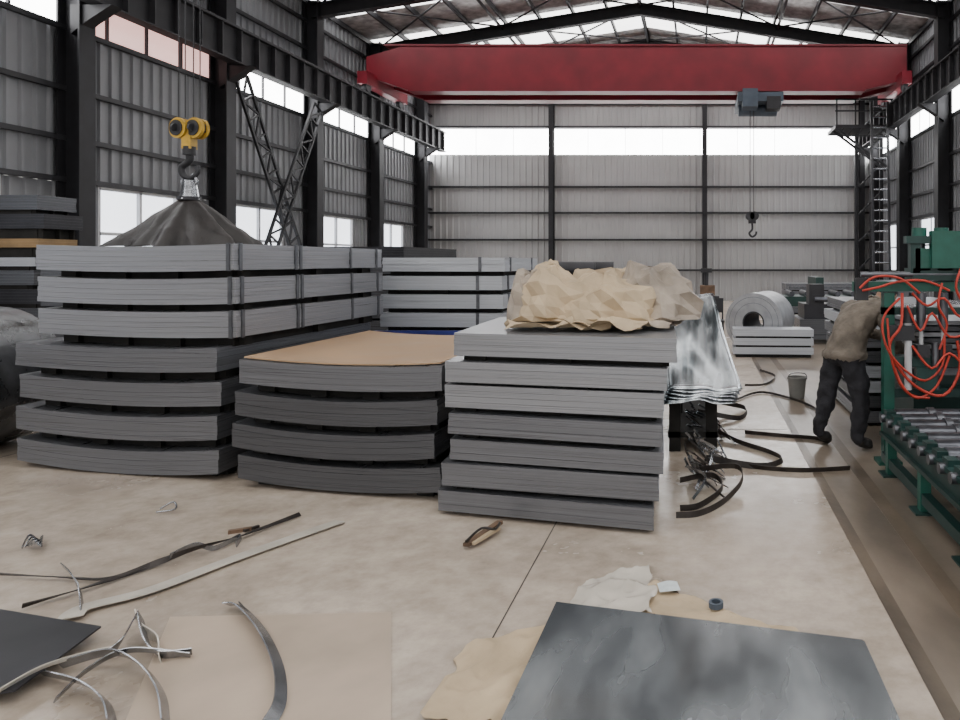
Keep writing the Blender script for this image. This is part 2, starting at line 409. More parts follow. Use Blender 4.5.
b=crane(7.9,'',-6.2)
hx,hy=-6.2,8.5
for dx in (-.13,-.05,.05,.13): b.cyl((hx+dx,hy,7.0),(hx+dx,hy,3.4),.007,'dark',6)
b.finish('overhead_bridge_crane')
# hook block
b=MB()
for dx in (-.10,.10):
    for o in (-.045,.045): b.disc_ring((hx+dx,hy+o,3.27),(0.25,1,0),.125,.03,.04,'yellow',24)
    b.disc_ring((hx+dx,hy,3.27),(0.25,1,0),.095,.02,.15,'dark',20)
    b.cyl((hx+dx-.03,hy-.08,3.27),(hx+dx+.0,hy-.09,3.27),.045,'dark',14)
b.bb(hx-.2,hx+.2,hy-.02,hy+.02,3.22,3.32,'dark')
b.bb(hx-.055,hx+.055,hy-.06,hy+.06,3.02,3.3,'yellow'); b.cyl((hx,hy,2.95),(hx,hy,3.05),.07,'dark')
b.tube([(hx,hy,2.98),(hx,hy,2.88),(hx-.09,hy,2.80),(hx-.07,hy,2.70),(hx+.03,hy,2.67),(hx+.1,hy,2.74),(hx+.1,hy,2.82)],[.045,.025],'dark')
b.tube([(hx-.05,hy,2.7),(hx-.09,hy,2.62),(hx,hy,2.56),(hx+.09,hy,2.62),(hx+.04,hy,2.72)],.018,'strap')
b.cyl((hx,hy-.07,2.58),(hx,hy+.07,2.58),.03,'strap'); 
b.cyl((hx,hy,2.44),(hx,hy,2.64),.10,'strap',20,.07); b.cyl((hx,hy,2.40),(hx,hy,2.44),.12,'dark',20)
for a in range(4):
    dx,dy=((-.12,0),(.12,0),(0,-.12),(0,.12))[a]; b.cyl((hx,hy,2.6),(hx+dx*1.0,hy+dy,2.40),.012,'strap',6)
b.finish('crane_hook_block')
b=MB()
def tarp(u,v):
    th=2*math.pi*u; c,s_=math.cos(th),math.sin(th)
    p=3; rr=1/((abs(c)**p+abs(s_)**p)**(1/p))
    fold=1+v*(.12*math.sin(7*th)+.09*math.sin(13*th+2)+.06*noise.noise(Vector((c*4,s_*4,1))))
    w=.06+(.66*v)*fold
    z=2.43-.59*v**1.15+.03*math.sin(8*th)*v
    if v>.97: z=1.83
    return Vector((hx+.0+c*rr*w,hy+s_*rr*w*.7,z+ .05*v*noise.noise(Vector((c*3,s_*3,v*6)))))
b.grid(tarp,110,16,'tarp',True)
b.finish('lifting_tarpaulin')

# ------------------------------------------------------------ steel stacks
def stack(name,layers,dv,skn=3,extra=None):
    b=MB()
    for li,(FL,FR,z0,z1,sag,k) in enumerate(layers):
        nsub=max(2,int((z1-z0)/.035)); hgt=(z1-z0)/nsub
        for s_ in range(nsub):
            j=[random.uniform(-.003,.003) for _ in range(3)]
            b.slab((FL[0]+j[0],FL[1]+j[2]),(FR[0]+j[1],FR[1]+j[2]),dv,z0+s_*hgt,z0+(s_+1)*hgt-.001,sag,k,12)
        zb=layers[li-1][3] if li else 0.0; sg0=layers[li-1][4] if li else 0
        W=Vector((FR[0]-FL[0],FR[1]-FL[1],0)); D=Vector((dv[0],dv[1],0)); F0=Vector((FL[0],FL[1],0))
        for q in range(skn):
            u=.1+.8*q/(skn-1); w=4*u*(1-u); w1=.04
            za=zb-sg0*w; zc=z0-sag*w
            if zc-za<.005: continue
            p=[F0+W*(u-w1)+D*.05,F0+W*(u+w1)+D*.05,F0+W*(u+w1)+D*.98,F0+W*(u-w1)+D*.98]
            b.hexa([Vector((a.x,a.y,za)) for a in p]+[Vector((a.x,a.y,zc)) for a in p],'skid')
        for (d0,d1) in ((.07,.11),(.5,.54),(.86,.9)):
            n=8
            for q in range(n):
                u0=.03+.94*q/n; u1=.03+.94*(q+1)/n; P=[]
                for u,d in ((u0,d0),(u1,d0),(u1,d1),(u0,d1)):
                    w=4*u*(1-u); a=F0+W*u+D*d; P.append((a,zb-sg0*w,z0-sag*w))
                if min(t[2]-t[1] for t in P)<.004: continue
                b.hexa([Vector((t[0].x,t[0].y,t[1])) for t in P]+[Vector((t[0].x,t[0].y,t[2])) for t in P],'skid')
    if extra: extra(b)
    return b.finish(name)
def wrapband(b,FL,FR,dv,z0,z1,u,k='band',w=.03,sag=0,side=False):
    FL=Vector((FL[0],FL[1],0));FR=Vector((FR[0],FR[1],0));D=Vector((dv[0],dv[1],0)); e=.010
    if side:
        c=FR+D*u; dn=D.normalized()*w/2; o=(FR-FL).normalized()*e
        p=[c-dn-o,c+dn-o,c+dn+o,c-dn+o]
    else:
        wv=(FR-FL).normalized()*w/2; o=D.normalized()*e; c=FL.lerp(FR,u); sg=sag*4*u*(1-u)
        z0-=sg; z1-=sg
        p=[c-wv-o,c+wv-o,c+wv+o,c-wv+o]
    b.hexa([q+Vector((0,0,z0-.006)) for q in p]+[q+Vector((0,0,z1+.006)) for q in p],k)

# left front stack (7 bundles)
L=[]; dvL=(0,2.45)
for i in range(7):
    z0=.06+i*.255; z1=z0+(.180 if i<4 else .20)
    if i<4:
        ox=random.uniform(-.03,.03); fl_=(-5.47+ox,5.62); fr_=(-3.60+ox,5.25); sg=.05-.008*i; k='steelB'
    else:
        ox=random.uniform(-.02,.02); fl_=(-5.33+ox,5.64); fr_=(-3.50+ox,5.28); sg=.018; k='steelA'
    L.append((fl_,fr_,z0,z1,sg,k))
def exL(b):
    for i in (4,5,6):
        FL,FR,z0,z1,sg,k=L[i]
        for u in (.03,.33,.36,.72,.95): wrapband(b,FL,FR,dvL,z0,z1,u,'band',.035,0,True)
        for u in (.975,): wrapband(b,FL,FR,dvL,z0,z1,u,'band',.03,sg)
stack('steel_sheet_stack',L,dvL,4,exL)
# middle stack
L2=[]
for i in range(4):
    z0=.07+i*.232; z1=z0+.172; ox=(.02,-.02,.0,.03)[i]
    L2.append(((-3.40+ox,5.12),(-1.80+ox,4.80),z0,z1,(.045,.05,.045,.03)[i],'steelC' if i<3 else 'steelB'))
def exM(b):
    b.slab((-3.36,5.16),(-1.80,4.86),(0,1.95),.944,.954,.03,'board',12)
stack('steel_sheet_stack',L2,(0,2.1),4,exM)
# centre stack (7 bundles)
L3=[]
offs=[(-1.71,4.57,-.28,4.22),(-1.68,4.55,-.25,4.24),(-1.63,4.56,-.22,4.23),(-1.64,4.56,-.23,4.22),(-1.67,4.58,-.22,4.25),(-1.66,4.56,-.20,4.24),(-1.61,4.58,-.14,4.24)]
for i in range(7):
    z0=.03+i*.168; z1=z0+(.148 if i in(1,4,6) else .132); a=offs[i]
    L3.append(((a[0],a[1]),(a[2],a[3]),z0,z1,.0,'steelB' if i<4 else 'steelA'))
stack('steel_sheet_stack',L3,(-.08,1.35),3)
# white rear stack
L4=[]
for i in range(8):
    z0=.05+i*.213; ox=random.uniform(-.04,.04)
    L4.append(((-3.68+ox,8.1),(-2.24+ox,8.0),z0,z0+.16,.0,'steelW' if i>3 else 'steelB'))
def exW(b):
    b.bb(-3.7,-2.7,7.93,7.99,.80,.87,'blue')
    for i in range(4,8):
        FL,FR,z0,z1,sg,k=L4[i]
        for u in (.15,.8): wrapband(b,FL,FR,(0,1.6),z0,z1,u,'band',.04,0,True)
        for u in (.8,): wrapband(b,FL,FR,(0,1.6),z0,z1,u,'band',.035,0)
stack('steel_sheet_stack',L4,(0,1.6),3,exW)
stack('steel_sheet_stack',[((-7.3,7.75),(-5.6,7.7),.05+i*.222,.05+i*.222+.19,0,'steelC') for i in range(8)],(0,1.7),3)
stack('steel_sheet_stack',[((-6.7,11.2),(-4.7,11.1),.05+i*.235,.05+i*.235+.2,0,'steelC' if i<7 else 'blackplate') for i in range(8)],(0,2.4),3)
kk=['steelC','steelC','steelB','steelC','blackplate','steelC','steelW','brownp','blackplate','steelC']
stack('steel_sheet_stack',[((-11.0+random.uniform(-.1,.1),9.6),(-8.95+random.uniform(-.1,.1),9.5),.05+i*.257,.05+i*.257+(.2 if i not in(6,7) else .12),.0,kk[i]) for i in range(10)],(0,.6),3)
stack('steel_sheet_stack',[((-3.1,13.2),(-1.5,13.1),.05+i*.22,.05+i*.22+.18,0,'steelC') for i in range(6)],(0,2.0),3)
b=MB()
b.disc_ring((-2.55,13.7,1.50),(1,.12,0),.16,.05,1.0,'blackplate',30,'dark'); b.disc_ring((-2.35,14.15,1.50),(1,.12,0),.16,.05,1.2,'blackplate',30,'dark'); b.finish('wrapped_pipe_roll')
# wrapped coil at far left
b=MB(); b.disc_ring((-6.45,6.0,.62),(0,1,.0),.62,.2,.9,'galvd',40)
for i in range(9): b.disc_ring((-6.45,5.53,.62),(0,1,0),.60-.045*i,.585-.045*i,.03,'steelA',36)
b.finish('wrapped_steel_coil')
# right: coil and plate stack in background
L5=[((.58,12.1),(1.95,12.0),.06+i*.155,.06+i*.155+.12,0,'steelW') for i in range(3)]
stack('steel_sheet_stack',L5,(0,.5),3)
b=MB(); b.disc_ring((1.16,13.35,.54),(.35,1,0),.54,.20,1.1,'coilface',48,'coilface')
b.disc_ring((1.16,13.35,.54),(.35,1,0),.205,.18,1.12,'dark',40)
for r in (.36,.47): b.disc_ring((1.16,13.35,.54),(.35,1,0),r,r-.006,1.104,'band',48)
b.bb(.8,1.6,13.1,13.5,0,.03,'skid')
b.finish('steel_coil')

# ------------------------------------------------------------ paper bundle on the centre stack
b=MB()
def crump(c,r,k,seed,R=None,nu=20,nv=12):
    rnd=random.Random(seed)
    def fn(q,w):
        f=1+.34*noise.noise(q*1.6+Vector((seed,0,0)))+.20*noise.noise(q*4+Vector((0,seed,0)))
        w=Vector((w.x*f,w.y*f,w.z*f))+Vector((rnd.uniform(-1,1),rnd.uniform(-1,1),rnd.uniform(-.6,.9)))*.012
        w.z=max(w.z,-.03)
        return w
    b.ellip(c,r,k,nu,nv,R,fn)
z=1.22
crump((-1.03,4.98,z+.06),(.32,.28,.33),'kraft',1.3,None,24,14)
crump((-.66,4.90,z+.05),(.35,.26,.27),'kraft',4.1,None,24,14)
crump((-.36,5.2,z+.05),(.33,.34,.34),'kraft2',7.7,None,24,14)
crump((-1.22,5.0,z+.03),(.15,.22,.36),'kraft2',9.2,None,16,12)
crump((-.75,5.38,z+.03),(.34,.22,.33),'kraft',12.2,None,22,12)
for i in range(len(b.sm)): b.sm[i]=False
def flap(c,w,h,rz,k,seed,amp=.12):
    R=Matrix.Rotation(rz,3,'Z')
    def fn(u,v):
        x=(u-.5)*w; y=(v-.5)*h; e=.05*noise.noise(Vector((u*4,v*4,seed+9)))
        return Vector(c)+R@Vector((x+e,y+e,.035+amp*abs(noise.noise(Vector((u*2.2+seed,v*2.2,seed))))+.015*noise.noise(Vector((u*7,v*7,seed)))))
    b.grid(fn,14,9,k)
flap((-.94,4.74,1.17),.70,.30,.02,'kraft',2.0)
flap((-.58,4.70,1.17),.5,.34,-.20,'kraft',5.5)
flap((-.40,4.95,1.17),.50,.5,-.2,'kraft2',5.0)
b.finish('crumpled_paper_bundle')

# ------------------------------------------------------------ bent galvanised sheets behind centre stack
b=MB()
for q in range(6):
    def fn(u,v,q=q):
        Y=5.95+1.75*u; zz=.56+.76*u-.05*math.sin(u*math.pi)-q*.02
        X0=-.26-.16*u; X1=.37-.22*u
        return Vector((X0+(X1-X0)*v-.012*q, Y-.012*q+.16*v, zz-.03*v+.012*math.sin(v*7+q)+.03*noise.noise(Vector((u*2.5,v*3,0)))))
    b.grid(fn,24,12,'galv',True)
b.finish('galvanised_sheet_pile',solid=.005)
b=MB()
for yy in (6.15,6.9,7.5):
    zt=.36+.76*(yy-5.95)/1.75
    for xx in (-.22,.10): b.bb(xx-.05,xx+.05,yy-.05,yy+.05,0,zt,'skid')
    b.bb(-.30,.18,yy-.05,yy+.05,zt,zt+.05,'skid')
b.bb(-.28,.16,6.1,7.55,.12,.17,'skid')
b.finish('timber_trestle')

# ------------------------------------------------------------ floor clutter
b=MB()
def rb(pts,w=.03,k='strapdark',tilt=.3,z=.02,twist=0): b.ribbon([fl(p[0],p[1],p[2] if len(p)>2 else z) for p in pts],w,k,tilt,twist=twist)
rb([(692,395,.2),(720,402,.12),(745,408,.03),(740,418,.02),(704,412,.1)],.05)
rb([(694,410,.2),(710,425,.1),(735,440,.03),(770,452,.02),(782,460,.02),(760,466,.02),(706,458,.06)],.05)
rb([(696,425,.15),(708,450,.05),(745,465,.02),(800,470,.02),(850,468,.02)],.04)
rb([(692,470,.1),(735,466,.12),(742,480,.08),(725,500,.03),(700,513,.02),(676,515,.02)],.04,tilt=.1)
rb([(680,480,.1),(712,475,.1),(722,488,.05),(700,505,.03),(680,508,.02)],.04,tilt=.1)
rb([(735,400),(760,392),(790,398),(815,408),(828,420)],.03)
rb([(745,432),(790,436),(815,438),(828,442)],.04)
rb([(745,385,.06),(765,384),(775,376),(760,370)],.03)
b.finish('strapping_offcuts')
b=MB()
for i in range(34):
    x0=684+random.uniform(0,16); y0=406+random.uniform(-8,64)
    rb([(x0,y0,.25),(x0+random.uniform(5,20),y0+random.uniform(4,18),.1),(x0+random.uniform(5,40),y0+random.uniform(20,34),.02)],.02,('strap','galv','strapdark')[i%3],random.uniform(0,1.4))
b.finish('loose_strapping_tangle')
b=MB()
rb([(22,606),(90,586),(150,566),(190,550,.05),(240,536,.02),(300,514)],.028,'strapdark',.5,twist=5)
rb([(0,574),(60,577),(110,578),(160,560,.03),(196,548,.02)],.018,'strapdark',.5,twist=3)
rb([(170,556,.05),(195,545,.05),(215,548,.02),(240,536,.03),(236,545,.02)],.03,'strap',.2)
b.finish('steel_strapping_band')
b=MB()
rb([(70,618,.02),(85,607,.02),(150,590,.015),(230,560,.012),(300,535,.012),(340,521,.012)],.10,'film',1.5)
rb([(62,565,.02),(72,575,.1),(80,592,.04),(82,612,.015)],.03,'strap',.4)
b.finish('plastic_film_strip')
b=MB()
rb([(108,654,.02),(122,640,.05),(138,614,.09),(146,640,.04),(160,654,.03),(192,652,.02)],.05,'strap',.5)
rb([(135,612,.1),(142,628,.05),(158,640,.02),(160,660,.02)],.05,'film',.2)
rb([(40,672,.03),(80,682,.04),(105,700,.03),(112,722,.02)],.05,'strap',.6)
rb([(60,665,.03),(110,652,.06),(140,664,.05),(160,690,.03),(166,722,.02)],.05,'strap',.6)
rb([(55,700,.02),(90,668,.05),(130,650,.06),(190,655,.02)],.03,'strap',.5)
rb([(0,690,.07),(40,668,.07),(80,655,.05),(112,648,.03)],.02,'film',.5)
b.finish('steel_strapping_loop')
b=MB()
rb([(226,604,.03),(240,606,.04),(262,630,.05),(278,665,.04),(280,700,.03),(268,724,.02)],.05,'strap',.9)
rb([(240,604,.02),(252,618,.03),(266,645,.02)],.03,'strapdark',.4)
b.finish('steel_strapping_loop')
b=MB()
for i in range(6): rb([(22+i*3,548-i,.02),(30+i*2,535+i*2,.06),(42,546-i*2,.02)],.012,'strap',.2*i)
b.finish('scrap_wire')
b=MB()
p0=fl(466,545,.03);p1=fl(500,522,.03); b.beam(p0,p1,.04,.02,'rust'); b.beam(p0+Vector((.03,.02,.0)),p1+Vector((.02,-.1,.0)),.03,.015,'kraft'); b.tube([p0+Vector((0,0,.02)),p0+Vector((.05,.12,.05)),p0+Vector((.12,.16,.03)),p1],.008,'strapdark'); b.finish('wood_offcut')
b=MB(); c=fl(716,604,.035); b.disc_ring(c,(0,0,1),.035,.022,.025,'crblue',28); b.finish('blue_tape_roll')
b=MB(); 
def lab(u,v):
    a=fl(660,592,.03);d=Vector((.10,0.02,0));e=Vector((-.02,.09,0)); return a+d*u+e*v+Vector((0,0,.01*math.sin(u*3)*v))
b.grid(lab,6,6,'label'); b.finish('paper_label',solid=.001)
b=MB(); c=fl(240,532,0); b.box((c.x,c.y,.01),(.12,.03,.02),'rust',.5); b.box((c.x+.05,c.y+.03,.01),(.09,.02,.015),'strapdark',1.1); b.finish('scrap_metal_piece')
b=MB(); c=fl(160,512,0); b.tube([c+Vector((0,0,.02)),c+Vector((.05,.05,.05)),c+Vector((.1,0,.02)),c+Vector((.02,-.06,.02))],.006,'strap'); b.finish('wire_scrap')

# foreground steel sheets on the floor
b=MB()
A,B_,C,D_=Vector((-.67,3.28,0)),Vector((.69,2.95,0)),Vector((.70,1.9,0)),Vector((-.70,1.9,0))
for i in range(6):
    z0=.028+i*.005; j=Vector((random.uniform(-.014,.014),random.uniform(-.014,.014),0))
    b.hexa([p+j+Vector((0,0,z0)) for p in (D_,C,B_,A)]+[p+j+Vector((0,0,z0+.0038)) for p in (D_,C,B_,A)],'plate')
for y in (2.1,2.6,2.85): b.bb(-.6,.6,y-.04,y+.04,0.004,.028,'skid')
b.finish('steel_sheet_pile')
def paper(name,c4,k,amp,seed,z0=.004,nu=30,freq=2.2):
    b=MB(); c4=[Vector((p.x,p.y,0)) for p in c4]
    def fn(u,v):
        p=c4[0].lerp(c4[1],u).lerp(c4[3].lerp(c4[2],u),v)
        edge=.05*noise.noise(Vector((u*4+seed,v*4,3)))
        q=p+Vector((edge,edge*.8,0)); w=q*freq+Vector((0,0,seed)); n1=1-abs(noise.noise(w))*2.2; n2=1-abs(noise.noise(w*2.3+Vector((5,5,0))))*2.2
        h=amp*(max(0,n1)**2*.7+max(0,n2)**2*.3)
        return q+Vector((0,0,z0+h))
    b.grid(fn,nu,nu,k,True); return b.finish(name)
paper('crumpled_kraft_paper',[fl(420,722),fl(466,650),fl(552,628),fl(520,738)],'kraft',.035,1.0,freq=4)
paper('crumpled_kraft_paper',[fl(552,626),fl(586,583),fl(652,566),fl(652,618)],'film',.04,4.0,freq=4)
paper('crumpled_kraft_paper',[fl(636,618),fl(655,582),fl(710,608),fl(800,637)],'kraft',.018,8.0,freq=4)
# cardboard
b=MB(); pts=[fl(170,618),fl(391,613),fl(391,735),fl(120,735)]
b.hexa([Vector((p.x,p.y,.002)) for p in pts[::-1]]+[Vector((p.x,p.y,.006)) for p in pts[::-1]],'cardboard'); b.finish('cardboard_sheet')
b=MB(); pts=[fl(-40,602,.06),fl(101,626,.06),fl(15,690,.06),fl(-60,700,.06)]
b.hexa([p-Vector((0,0,.008)) for p in pts[::-1]]+[p for p in pts[::-1]],'blackplate'); 
q=sum(pts,Vector())/4; b.box((q.x,q.y,.026),(.3,.2,.05),'skid'); b.finish('black_steel_sheet')

# bucket
b=MB(); c=fl(797,398)
b.cyl((c.x,c.y,0),(c.x,c.y,.25),.09,'bucket',24,.115,False); b.cyl((c.x,c.y,.0),(c.x,c.y,.01),.09,'bucket',24); b.disc_ring((c.x,c.y,.25),(0,0,1),.122,.11,.02,'bucket',24)
b.tube([(c.x-.12,c.y,.23),(c.x-.08,c.y-.08,.31),(c.x+.08,c.y-.08,.31),(c.x+.12,c.y,.23)],.006,'strap'); b.finish('paint_bucket')

# ------------------------------------------------------------ right machinery
b=MB()
x0,x1=1.44,3.0; y0,y1=2.9,5.60
for xx in (x0+.04,x1-.04):
    b.ibeam((xx,y0,.36),(xx,y1,.36),.09,.18,'greend'); b.beam((xx,y0,.10),(xx,y1,.10),.06,.07,'greend')
    y=y0+.12
    while y<y1: b.beam((xx,y,0),(xx,y,.28),.07,.07,'green'); b.bb(xx-.08,xx+.08,y-.08,y+.08,0,.015,'greend'); y+=.80
    b.beam((xx,y0,.12),(xx,y0+.8,.30),.03,.03,'greend')
y=y0+.10
while y<y1-.05:
    b.cyl((x0+.08,y,.43),(x1-.08,y,.43),.072,'roller',18); b.cyl((x0-.03,y,.43),(x0+.09,y,.43),.034,'band',12)
    b.disc_ring((x0+.03,y,.43),(1,0,0),.055,.033,.03,'greend',16)
    for q in range(1,4): b.disc_ring((x0+q*.36,y,.43),(1,0,0),.085,.07,.05,'band',18)
    b.bb(x0+.01,x0+.08,y-.05,y+.05,.45,.49,'greend'); y+=.19
b.finish('roller_conveyor')
random.seed(3)
stack('steel_sheet_stack',[((1.62+random.uniform(-.02,.03),7.02),(2.95,6.95),.04+i*.15,.04+i*.15+.115,0,('steelB','steelC','steelW','steelW','steelC','steelB','steelW','steelB')[i]) for i in range(8)],(0,2.0),3)
b=MB(); 
gy=5.75
def gb(*a): b.bb(*a)
gb(1.50,1.585,gy-.05,gy+.05,0.0,1.40,'green'); gb(1.45,1.64,gy-.09,gy+.09,0,.03,'green')
gb(3.02,3.16,gy-.07,gy+.07,0,2.0,'green')
gb(1.26,3.16,gy-.06,gy+.06,1.41,1.49,'green'); gb(1.50,3.1,gy-.05,gy+.08,1.22,1.28,'greend')
gb(1.26,1.36,gy-.10,gy-.02,1.34,1.52,'dark'); gb(1.585,3.0,gy-.08,gy+.1,.80,.88,'greend'); gb(1.585,3.0,gy-.06,gy+.08,.55,.62,'greend')
gb(1.80,3.0,gy+.15,gy+1.1,.0,.70,'greend'); gb(1.78,3.0,gy+.12,gy+1.12,.70,.76,'steelB')
for i in range(8): gb(1.84+.01*(i%3),2.95,gy+.2,gy+1.05,.765+i*.05,.80+i*.05,'steelA' if i%2 else 'steelC')
gb(1.72,3.1,gy-.10,gy+.14,1.50,1.60,'greend')
for xx in (1.80,1.98,2.3,2.5):
    gb(xx-.06,xx+.06,gy-.1,gy+.1,1.58,1.76,'green'); b.cyl((xx,gy,1.7),(xx,gy,1.92),.05,'roller',16); b.cyl((xx,gy,1.86),(xx,gy,1.93),.06,'green',16)
    b.cyl((xx,gy-.05,1.10),(xx,gy-.05,1.4),.04,'band',12); b.cyl((xx,gy-.05,.9),(xx,gy-.05,1.1),.018,'white',12)
    gb(xx-.05,xx+.05,gy-.12,gy,.88,.98,'dark')
gb(1.86,2.10,gy-.14,gy-.06,1.60,1.90,'green'); gb(2.2,2.8,gy-.14,gy+.1,1.6,2.05,'green')
gb(1.70,1.78,gy-.1,gy-.02,1.56,1.86,'greend'); gb(1.66,2.2,gy-.12,gy-.04,1.80,1.86,'greend')
b.cyl((1.30,gy-.08,1.55),(2.9,gy-.08,1.55),.022,'band',12)
b.cyl((1.68,gy-.10,.62),(1.68,gy-.10,1.25),.03,'white',14); b.cyl((1.68,gy-.10,1.16),(1.68,gy-.10,1.28),.045,'dark',14)
b.cyl((1.90,gy-.10,.62),(1.90,gy-.10,1.0),.03,'band',14)
gb(1.52,1.72,gy-.14,gy-.07,1.02,1.14,'dark'); gb(1.74,1.9,gy-.14,gy-.07,.62,.80,'greend')
b.finish('shearing_machine')
b=MB()
g=gy-.14
def hs(p,r=.010): b.tube(p,r,'hose',8)
hs([(1.60,g,1.36),(1.46,g-.03,1.20),(1.48,g-.05,.98),(1.62,g-.03,.80),(1.80,g,.70),(1.94,g,.82),(1.96,g,1.05)])
hs([(1.62,g,1.40),(1.60,g-.04,1.15),(1.52,g-.03,1.02),(1.54,g,.88),(1.72,g,.66),(1.95,g,.58),(2.08,g,.78),(2.06,g,1.02)],.012)
hs([(1.66,g,1.30),(1.76,g-.02,1.10),(1.86,g,1.24),(2.0,g,1.05),(2.2,g,1.12),(2.35,g,1.3)])
hs([(1.70,g,1.40),(1.82,g,1.30),(1.95,g-.02,1.36),(2.1,g,1.2),(2.4,g,1.24)])
hs([(1.7,g,.98),(1.85,g-.02,.80),(2.0,g,.92),(2.2,g,.76),(2.4,g,.9)])
hs([(1.28,g,1.44),(1.40,g,1.53),(1.6,g,1.52),(1.76,g,1.40)])
hs([(1.30,g,1.42),(1.44,g,1.45),(1.58,g,1.49),(1.80,g,1.50),(2.0,g,1.42)])
hs([(1.56,g,.80),(1.62,g-.04,.65),(1.75,g,.56),(1.9,g,.66),(2.0,g,.9)])
hs([(1.50,g,1.20),(1.52,g-.04,.9),(1.60,g,.68),(1.70,g,.58),(1.84,g,.56)])
hs([(1.94,g,1.48),(1.90,g-.03,1.3),(1.98,g,1.15),(1.92,g,.95)]); hs([(2.1,g,1.62),(2.04,g-.03,1.45),(2.12,g,1.3)])
b.finish('pneumatic_hose')

# access platform and ladder at right rear
b=MB(); py=24.9
b.bb(4.7,6.7,py-.6,py+.9,6.30,6.42,'dark')
for xx in (4.75,5.4,6.05,6.65):
    b.beam((xx,py-.58,6.42),(xx,py-.58,7.3),.05,.05,'dark')
for z in (6.9,7.3): b.beam((4.7,py-.58,z),(6.7,py-.58,z),.05,.05,'dark')
b.beam((4.75,py,6.3),(6.6,py,4.9),.08,.08,'dark'); b.beam((4.75,py-.5,6.3),(6.6,py-.5,4.9),.08,.08,'dark')
for i in range(6): b.beam((4.8+i*.33,py-.6,6.05),(5.0+i*.33,py-.6,6.3),.03,.03,'dark')
b.beam((4.75,py-.6,6.02),(6.65,py-.6,6.02),.04,.04,'dark')
for xx in (5.7,6.6): b.beam((xx,py+.6,0),(xx,py+.6,6.35),.12,.12,'black')
for i in range(6): b.beam((5.7,py+.6,.3+i),(6.6,py+.6,1.2+i if i<5 else 6.2),.05,.05,'dark')
b.finish('access_platform')
b=MB()
A0=Vector((6.2,py-1.1,0));A1=Vector((6.2,py-.68,7.2))
for dx in (-.28,.28): b.beam(A0+Vector((dx,0,0)),A1+Vector((dx,0,0)),.08,.08,'dark')
for i in range(20):
    p=A0.lerp(A1,(i+.5)/20); b.cyl(p-Vector((.28,0,0)),p+Vector((.28,0,0)),.03,'strap',8)
b.finish('access_ladder')

# background machinery along the rear
b=MB()
b.bb(2.2,5.8,18.2,19.4,.5,.75,'greend'); 
for xx in (2.3,3.4,4.5,5.7):
    for yy in (18.3,19.3): b.beam((xx,yy,0),(xx,yy,.5),.12,.12,'dark')
for i in range(9): b.cyl((2.4+i*.4,18.25,.82),(2.4+i*.4,19.35,.82),.07,'roller',14)
b.bb(3.0,3.2,18.1,19.5,.75,1.25,'greend'); b.bb(4.9,5.4,18.1,19.5,.75,1.15,'steelB'); b.bb(2.3,5.6,18.15,18.22,.95,1.02,'band')
b.finish('roll_forming_line')
b=MB()
b.bb(2.0,3.6,14.0,15.2,.1,.5,'steelC'); b.bb(2.1,3.4,14.1,15.0,.5,.8,'blackplate'); b.bb(2.2,2.5,14.1,14.5,.8,1.2,'dark')
for xx in (2.1,3.5):
    for yy in (14.1,15.1): b.bb(xx-.06,xx+.06,yy-.06,yy+.06,0,.1,'dark')
b.cyl((2.3,14.05,.9),(3.4,14.05,.9),.05,'roller',12); b.finish('uncoiler_machine')
b=MB()
b.bb(-.1,.45,16.4,16.9,.0,.85,'dark'); b.bb(-.05,.4,16.36,16.4,.35,.8,'steelA'); b.bb(.0,.35,16.45,16.8,.85,1.1,'rust'); b.cyl((.15,16.6,1.1),(.15,16.6,1.45),.05,'dark'); b.bb(.02,.28,16.5,16.7,1.4,1.5,'dark')
b.finish('control_cabinet')
b=MB()
for xx in (-1.6,-.6): 
    for yy in (19,20): b.beam((xx,yy,0),(xx,yy,1.0),.08,.08,'dark')
b.bb(-1.7,-.5,18.9,20.1,.95,1.05,'rust'); b.bb(-1.5,-1.1,19.2,19.6,1.05,1.4,'dark'); b.cyl((-.8,19.3,1.05),(-.8,19.3,1.35),.12,'crblue'); b.finish('work_bench')
stack('steel_sheet_stack',[((-5.2,22.0),(-2.6,22.0),.05+i*.24,.05+i*.24+.2,0,'steelB') for i in range(4)],(0,2.4),3)
stack('steel_sheet_stack',[((2.7,22.0),(5.0,22.0),.05+i*.24,.05+i*.24+.2,0,'steelB') for i in range(4)],(0,1.2),3)
b=MB(); c=(.3,14.4); 
b.bb(c[0]-.2,c[0]+.2,c[1]-.2,c[1]+.2,.42,.46,'dark'); 
for dx in (-.17,.17):
    for dy in (-.17,.17): b.beam((c[0]+dx,c[1]+dy,0),(c[0]+dx,c[1]+dy,.42 if dy<0 else .9),.03,.03,'dark')
b.bb(c[0]-.18,c[0]+.18,c[1]+.15,c[1]+.19,.6,.9,'dark'); b.finish('chair')

